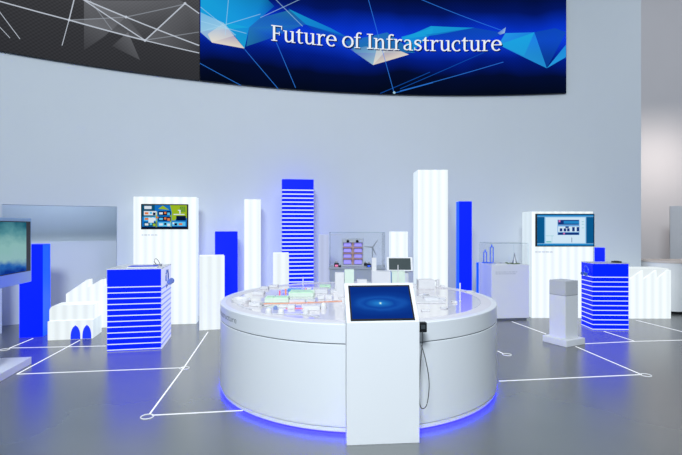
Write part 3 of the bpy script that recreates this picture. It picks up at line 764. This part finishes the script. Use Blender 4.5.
city = thing('city_model', 'white and pale green miniature city on the round table', 'city model', (TX, TY, TH + .0002))
mw = paint('model_white', (.80, .79, .80), .45); mgn = paint('model_green', (.58, .86, .60), .5); mgn2 = paint('model_pale_green', (.72, .84, .72), .5)
mgy = paint('model_grey', (.74, .74, .77), .5); mpk = glow('model_pink_light', (1, .22, .38), .7); mbl = paint('model_blue', (.06, .32, .75), .4); mor = glow('model_orange_light', (1, .42, .25), .6)
mvi = glow('model_violet_light', (.55, .50, 1.0), .6)
def tp(px, py):
    p = fp(px, py, TH); return Vector((p.x - TX, p.y - TY, 0)), p.y
def bld(px, py, wpx, hpx, dep, mat, name='building', rz=0, bevel=.002, roof=None):
    p, Y = tp(px, py); w_, h_ = wpx * Y / F, hpx * Y / F * (.8 if hpx < 8 else 1)
    mb = MB(); mb.box(-w_ / 2, w_ / 2, 0, dep, 0, h_)
    if roof: mb.box(-w_ / 2 + .006, w_ / 2 - .006, .006, dep - .006, h_, h_ + .008, 1)
    o = mb.build(name, [mat, roof or mat], city, bevel); o.location = p; o.rotation_euler = (0, 0, rz); return o
def rnd_b(px, py, wpx, hpx, mat, name='dome', dome=True):
    p, Y = tp(px, py); r, h_ = wpx * Y / F / 2, hpx * Y / F
    mb = MB()
    prof = [(0, 0), (r, 0), (r, h_ * .45)] + ([(r * math.cos(t), h_ * (.45 + .55 * math.sin(t))) for t in (R_(25), R_(50), R_(70))] + [(0, h_)] if dome else [(r, h_), (r * .8, h_), (r * .8, h_ * .8), (0, h_ * .8)])
    mb.lathe(prof, 20); o = mb.build(name, mat, city); o.location = p; return o
def road(pts, width, mat, name='road'):
    mb = MB(); P = [tp(*p)[0] for p in pts]
    for a, c2 in zip(P, P[1:]):
        d_ = (c2 - a).normalized(); n = Vector((-d_.y, d_.x, 0)) * width / 2
        mb.prism([(q.x, q.y) for q in (a - n, c2 - n, c2 + n, a + n)], .0005, .005, 'z')
    return mb.build(name, mat, city)
def pole(px, py, hpx, mat=mw, r=.006):
    p, Y = tp(px, py); mb = MB(); mb.lathe([(0, 0), (r * 1.8, 0), (r * 1.8, .004), (r, .006), (r, hpx * Y / F), (0, hpx * Y / F)], 10); o = mb.build('mast', mat, city); o.location = p
# stadium and curved channel at the left
p, Y = tp(241, 302); mb = MB(); mb.lathe([(.062, 0), (.085, .0), (.09, .03), (.075, .036), (.055, .012), (.0, .010)], 28, sx=1.0, sy=1.5); o = mb.build('stadium', mw, city); o.location = p; o.rotation_euler = (0, 0, R_(25))
road([(234.5, 297), (236, 302), (242, 307), (251, 309.5)], .03, mgy); road([(252, 305.5), (263, 306.5), (270, 305)], .05, mw)
bld(254, 306, 12, 4, .09, mw, rz=R_(-15)); bld(258, 295, 11, 3.5, .12, mw); bld(264, 289.5, 8, 3, .1, mgy); bld(273, 287.5, 9, 2.5, .1, mw)
bld(269, 302.5, 9, 5.2, .14, mgn2, roof=mgn); bld(281, 302.5, 15, 5.2, .14, mgn2, roof=mgn)
bld(301, 297, 25, 5, .22, mgn2, roof=mgn); bld(325, 287.2, 11, 1.6, .16, mgn)
bld(294, 291.5, 13, 3.0, .07, mbl); bld(309, 291, 4, 3.6, .05, mw); bld(313, 296, 3, 7, .05, mgn2)
bld(279.6, 295.5, 1.4, 6, .02, mpk, name='lit_mast'); bld(285.5, 294, 1.6, 6, .03, mor, name='lit_mast'); bld(305.5, 290.6, 1.6, 2.6, .03, mor, name='lit_mast')
bld(320, 293.5, 15, 5, .18, mgy); bld(321, 299.5, 6, 4, .1, mw); bld(329, 299, 6, 4, .1, mw); bld(333, 293, 5, 4, .1, mgy); bld(297, 303, 16, 3, .08, mw); bld(311, 302.6, 8, 2.4, .08, mgy)
bld(291, 309, 7.5, 4.2, .1, mw); bld(311.5, 310.5, 17, 5, .11, mw); bld(304, 308.6, 5, 4, .08, mw); bld(283, 307.6, 8, 2.4, .06, mw)
rnd_b(268.5, 313, 6.4, 5, mw); rnd_b(281, 313.5, 6.4, 5, mw); rnd_b(323.5, 308.5, 6.2, 6, mw); rnd_b(306, 313.8, 6.6, 4, mw, 'tank', False); rnd_b(275.5, 309.5, 4.2, 4, glow('model_blue_dome', (.35, .5, 1), .35))
road([(257, 304), (300, 303.2), (346, 301)], .012, mor); road([(286, 308.8), (303, 308.4)], .02, mpk); road([(262, 314.5), (300, 314), (318, 317)], .03, mgy)
pole(303, 291, 14); bld(339.5, 297, 9, 24, .09, mw); bld(336, 300.5, 5, 9, .06, mw); bld(349.3, 297, 9.5, 27, .1, mgn2); bld(345, 303, 6, 6, .06, mw)
bld(381, 290, 18.5, 18.5, .14, mgy); bld(374.2, 289, 4.5, 31, .06, mw); bld(398.5, 288, 13, 16.5, .14, mgn2); bld(391.9, 287.3, 1.7, 15, .03, mbl); pole(398, 291, 26, mw, .005)
bld(362, 292, 10, 12, .1, mw); bld(411, 287, 6, 4.5, .1, mw)
bld(426.8, 289, 16.5, 9, .15, mw); bld(437.5, 287.5, 2.0, 8, .03, mw); bld(443, 287.5, 4, 2.5, .05, mw); bld(433, 281.8, 8, 1.5, .1, mw)
bld(431, 303.5, 29, 1.2, .42, mw, 'raised_tile'); bld(432, 301, 15, 4, .14, mgy); bld(421, 297, 5, 3, .12, mgy, rz=R_(-40)); bld(443, 300.6, 6, 2.6, .07, mgy)
bld(443, 309, 6.5, 1.6, .05, mgy, rz=R_(-35)); bld(426, 311.5, 8, 1.4, .05, mw); bld(455, 303.2, 5, 2, .06, mw)
pole(460, 301, 18, mw, .007); pole(439, 287, 8, mw); rnd_b(470, 292, 9, 1.0, mgy, 'helipad', False)

# ------------------------------------------------------------------ kiosks
m_bluescr, nt, b, o = _new('swirl_screen'); nt.nodes.remove(b)
tc = nt.nodes.new('ShaderNodeTexCoord'); sp = nt.nodes.new('ShaderNodeSeparateXYZ'); nt.links.new(tc.outputs['UV'], sp.inputs[0])
dx_ = math_node(nt, 'SUBTRACT', sp.outputs[0], .5); dy_ = math_node(nt, 'MULTIPLY', math_node(nt, 'SUBTRACT', sp.outputs[1], .47), 1.9)
dd = math_node(nt, 'SQRT', math_node(nt, 'ADD', math_node(nt, 'MULTIPLY', dx_, dx_), math_node(nt, 'MULTIPLY', dy_, dy_)))
nz = nt.nodes.new('ShaderNodeTexNoise'); nz.inputs['Scale'].default_value = 3; nt.links.new(tc.outputs['UV'], nz.inputs['Vector'])
dd = math_node(nt, 'ADD', dd, math_node(nt, 'MULTIPLY', math_node(nt, 'SUBTRACT', nz.outputs['Fac'], .5), .18))
cr = nt.nodes.new('ShaderNodeValToRGB'); el = cr.color_ramp.elements
for _ in range(4): el.new(.5)
for q_, (p_, c_) in zip(el, ((0, (.02, .24, .68)), (.12, (.012, .14, .50)), (.26, (.005, .06, .36)), (.36, (.008, .085, .42)), (.5, (.004, .045, .30)), (.75, (.003, .03, .24)))): q_.position = p_; q_.color = (*c_, 1)
nt.links.new(dd, cr.inputs[0]); em = nt.nodes.new('ShaderNodeEmission'); nt.links.new(cr.outputs[0], em.inputs[0]); nt.links.new(em.outputs[0], o.inputs[0])
def uv_quad(name, pts, mat, parent):
    me = bpy.data.meshes.new(name); me.from_pydata([tuple(p) for p in pts], [], [(0, 1, 2, 3)]); uv = me.uv_layers.new()
    for l, c2 in zip(uv.data, ((0, 0), (1, 0), (1, 1), (0, 1))): l.uv = c2
    me.materials.append(mat); ob = bpy.data.objects.new(name, me); COL.objects.link(ob); ob.parent = parent; return ob

c, rz, kw = front(fp(346.6, 445.6), fp(419.6, 442.8))
e = thing('touch_kiosk', 'white kiosk with tilted blue touch screen in front of the table', 'kiosk', c, rz)
mb = MB()
zk, zt, yt = .872, 1.128, .215
mb.prism([(0, 0), (0, zk), (yt, zt), (yt + .02, zt - .012), (yt + .02, zt - .04), (.088, zk + .01), (.088, 0)], -kw / 2, kw / 2, 'x')
mb.build('body', m_white, e, .003)
sl = Vector((0, yt, zt - zk)); Ls = sl.length; sl.normalize(); nrm = Vector((0, -sl.z, sl.y))
def on_slope(u, v, lift): return Vector((u, 0, zk)) + sl * v + nrm * lift
def slope_slab(name, u0, u1, v0, v1, l0, l1, mat, parent):
    mb = MB(); A_ = [on_slope(u, v, l0) for u, v in ((u0, v0), (u1, v0), (u1, v1), (u0, v1))]; B_ = [on_slope(u, v, l1) for u, v in ((u0, v0), (u1, v0), (u1, v1), (u0, v1))]
    mb.face(A_[::-1]); mb.face(B_)
    for i in range(4): mb.face([A_[i], A_[(i + 1) % 4], B_[(i + 1) % 4], B_[i]])
    return mb.build(name, mat, parent)
hw = kw / 2 - .030
slope_slab('bezel', -hw, hw, .012, Ls - .022, -.004, .002, m_black, e)
u = hw - .012
scr_k = uv_quad('screen', [on_slope(-u, .028, .0026), on_slope(u, .028, .0026), on_slope(u, Ls - .036, .0026), on_slope(-u, Ls - .036, .0026)], m_bluescr, e)
mb = MB()
mb.face([on_slope(.012 * math.cos(k * PI / 6) - .005, .028 + (Ls - .064) * .47 + .012 * math.sin(k * PI / 6), .0032) for k in range(12)])
mb.face([on_slope(.005 * math.cos(k * PI / 6) - .005, .028 + (Ls - .064) * .47 + .005 * math.sin(k * PI / 6), .0036) for k in range(12)], 1)
mb.build('screen_picture', [flat('dot_halo', (.12, .45, .72)), flat('dot_white', (.95, 1, .8))], scr_k)
# barcode reader clipped to its right side
Mz = Matrix.Translation(c) @ Matrix.Rotation(rz, 4, 'Z')
t = thing('barcode_scanner', 'small black scanner on a looped cable at the kiosk right side', 'scanner', Mz @ Vector((kw / 2 + .001, .05, .80)), rz)
mb = MB(); mb.box(.002, .060, -.028, .018, -.012, .060); mb.build('casing', m_black, t, .006)
mb = MB(); mb.box(.016, .046, -.031, -.0285, .014, .044); mb.build('scan_window', paint('smoked_window', (.05, .06, .07), .3), t)
pts = []
ctrl = [(.030, -.005, -.012), (.030, -.005, -.10), (.014, -.01, -.26), (.006, -.012, -.45), (.012, -.012, -.545), (.035, -.012, -.57), (.062, -.012, -.54), (.078, -.012, -.44), (.075, -.012, -.33), (.05, -.01, -.20), (.03, -.006, -.13), (.024, -.003, -.11)]
def crm(P, n=6):
    out = []; P = [Vector(p) for p in P]; Q = [P[0]] + P + [P[-1]]
    for i in range(1, len(Q) - 2):
        for k in range(n):
            s_ = k / n; a_, b_, c_, d_ = Q[i - 1], Q[i], Q[i + 1], Q[i + 2]
            out.append(.5 * ((2 * b_) + (c_ - a_) * s_ + (2 * a_ - 5 * b_ + 4 * c_ - d_) * s_ ** 2 + (3 * b_ - a_ - 3 * c_ + d_) * s_ ** 3))
    return out + [P[-1]]
mb = MB(); mb.tube(crm(ctrl), .0032, 8); mb.build('cable', m_cable, t)

# second kiosk across the table: its tilted dark display shows above the model
Yk = 6.40
e = thing('touch_kiosk', 'white kiosk with dark tilted display on the far side of the table', 'kiosk', (X_(400, Yk), Yk, 0), R_(-4))
mb = MB(); mb.box(-.12, .12, .05, .12, 0, .95); mb.build('body', m_white, e, .004)
sl0 = Vector((0, .10, .168)); n0 = Vector((0, -.168, .10)).normalized()
mb = MB()
for (x0, x1, v0, v1, l0, l1, mi) in ((-.178, .178, -.02, 1.08, -.03, 0, 0), (-.150, .150, .07, .98, -.002, .002, 1)):
    A_ = [Vector((u_, .0, .955)) + sl0 * v_ + n0 * l0 for u_, v_ in ((x0, v0), (x1, v0), (x1, v1), (x0, v1))]; B_ = [Vector((u_, .0, .955)) + sl0 * v_ + n0 * l1 for u_, v_ in ((x0, v0), (x1, v0), (x1, v1), (x0, v1))]
    mb.face(A_[::-1], mi); mb.face(B_, mi)
    for i in range(4): mb.face([A_[i], A_[(i + 1) % 4], B_[(i + 1) % 4], B_[i]], mi)
mb.build('display', [m_white, paint('dark_screen_glass', (.07, .09, .092), .12)], e)
e.location.z = 0

# large display stand at the far left edge
e = thing('display_stand', 'large silver-framed display stand cut by the left picture edge', 'display', (-3.52, 5.29, 0), math.atan2(-.987, .158))
mb = MB(); mb.box(0, 1.4, -.75, 0, 0, .08); mb.build('base_slab', m_white, e, .004)
mb = MB(); mb.box(.45, 1.0, -.25, -.13, .08, 1.2); mb.build('post', m_silver, e, .004)
mb = MB(); mb.box(0, 1.3, -.12, 0, .936, 1.652); mb.build('casing', m_silver, e, .006)
mb = MB(); mb.box(.030, 1.265, .0005, .003, 1.062, 1.617); mb.build('bezel', m_black, e)
m_map, nt, b, o = _new('green_map_picture'); nt.nodes.remove(b)
tc = nt.nodes.new('ShaderNodeTexCoord'); sp = nt.nodes.new('ShaderNodeSeparateXYZ'); nt.links.new(tc.outputs['UV'], sp.inputs[0])
nz = nt.nodes.new('ShaderNodeTexNoise'); nz.inputs['Scale'].default_value = 3.5; nz.inputs['Detail'].default_value = 5; nt.links.new(tc.outputs['UV'], nz.inputs['Vector'])
v_ = math_node(nt, 'ADD', sp.outputs[1], math_node(nt, 'MULTIPLY', math_node(nt, 'SUBTRACT', nz.outputs['Fac'], .5), .55))
cr = nt.nodes.new('ShaderNodeValToRGB'); el = cr.color_ramp.elements
for _ in range(4): el.new(.5)
for q_, (p_, c_) in zip(el, ((0, (.004, .03, .25)), (.12, (.02, .12, .42)), (.28, (.26, .46, .48)), (.55, (.24, .46, .45)), (.8, (.08, .26, .30)), (1, (.01, .10, .16)))): q_.position = p_; q_.color = (*c_, 1)
nt.links.new(v_, cr.inputs[0]); em = nt.nodes.new('ShaderNodeEmission'); nt.links.new(cr.outputs[0], em.inputs[0]); nt.links.new(em.outputs[0], o.inputs[0])
uv_quad('screen', [(1.22, .0036, 1.07), (.125, .0036, 1.07), (.125, .0036, 1.607), (1.22, .0036, 1.607)], m_map, e)

# ------------------------------------------------------------------ right background
e = thing('counter', 'white counter with thin wooden top and rounded corner at far right', 'counter', (5.70, 8.26, 0))
def rounded(off):
    return [(0 + off, .72), (0 + off, .36)] + [(.36 + (-.36 + off) * math.cos(t), .36 + (-.36 + off) * math.sin(t)) for t in [k * PI / 20 for k in range(1, 11)]] + [(2.6, 0 + off), (2.6, .72)]
mb = MB(); mb.prism(rounded(.01), .05, .91, 'z'); mb.build('body', m_white, e)
mb = MB(); mb.prism(rounded(.06), 0, .05, 'z'); mb.build('toe_base', m_black, e)
mb = MB(); mb.prism(rounded(-.01), .911, .945, 'z'); mb.build('counter_top', m_wood, e, .004)
mb = MB(); mb.box(0, 1.4, 0, .2, 0, 2.0)
o = mb.build('partition', m_grey_panel, None, .005); at(o, (X_(670, 9.75), 9.75, 0), R_(-33)); tag(o, 'grey partition block standing behind the wooden topped counter', 'partition')

# ------------------------------------------------------------------ light
wd = bpy.data.worlds.new('hall_ambient'); SC.world = wd; wd.use_nodes = True
bg = wd.node_tree.nodes['Background']; bg.inputs[0].default_value = (.62, .82, 1.0, 1); bg.inputs[1].default_value = .19
def area(name, loc, target, size, energy, col, sy=None):
    l = bpy.data.lights.new(name, 'AREA'); l.energy = energy; l.color = col; l.size = size
    if sy: l.shape = 'RECTANGLE'; l.size_y = sy
    o = bpy.data.objects.new(name, l); COL.objects.link(o); o.location = loc
    o.rotation_euler = (Vector(target) - Vector(loc)).to_track_quat('-Z', 'Y').to_euler(); return o
area('ceiling_lamp', (-.8, -3.2, 6.6), (.2, 4.2, .2), 2.2, 900, (.85, .935, 1.0), 1.5)
area('ceiling_lamp', (.4, 4.4, 6.8), (.3, 4.9, .6), 1.6, 95, (1.0, .95, .97), 1.2)
area('niche_fill', arc(R_(-31.5), R + .42, 2.35), arc(R_(-31.5), R + 1.25, 1.5), 2.0, 11, (.70, .86, 1.0), .12)  # added unseen fill light that brightens the niche wall
area('far_lamp', (7.6, 9.6, 3.6), (7.6, 11.2, 1.0), .8, 30, (1.0, .90, .82))
area('far_lamp', (8.5, 6.0, 7.0), (8.0, 11.2, 4.0), 1.5, 70, (.96, .95, 1.0))

SC.view_settings.view_transform = 'Standard'
SC.view_settings.look = 'None'
SC.view_settings.exposure = 0.0
SC.view_settings.gamma = 1.0
SC.view_settings.use_curve_mapping = False
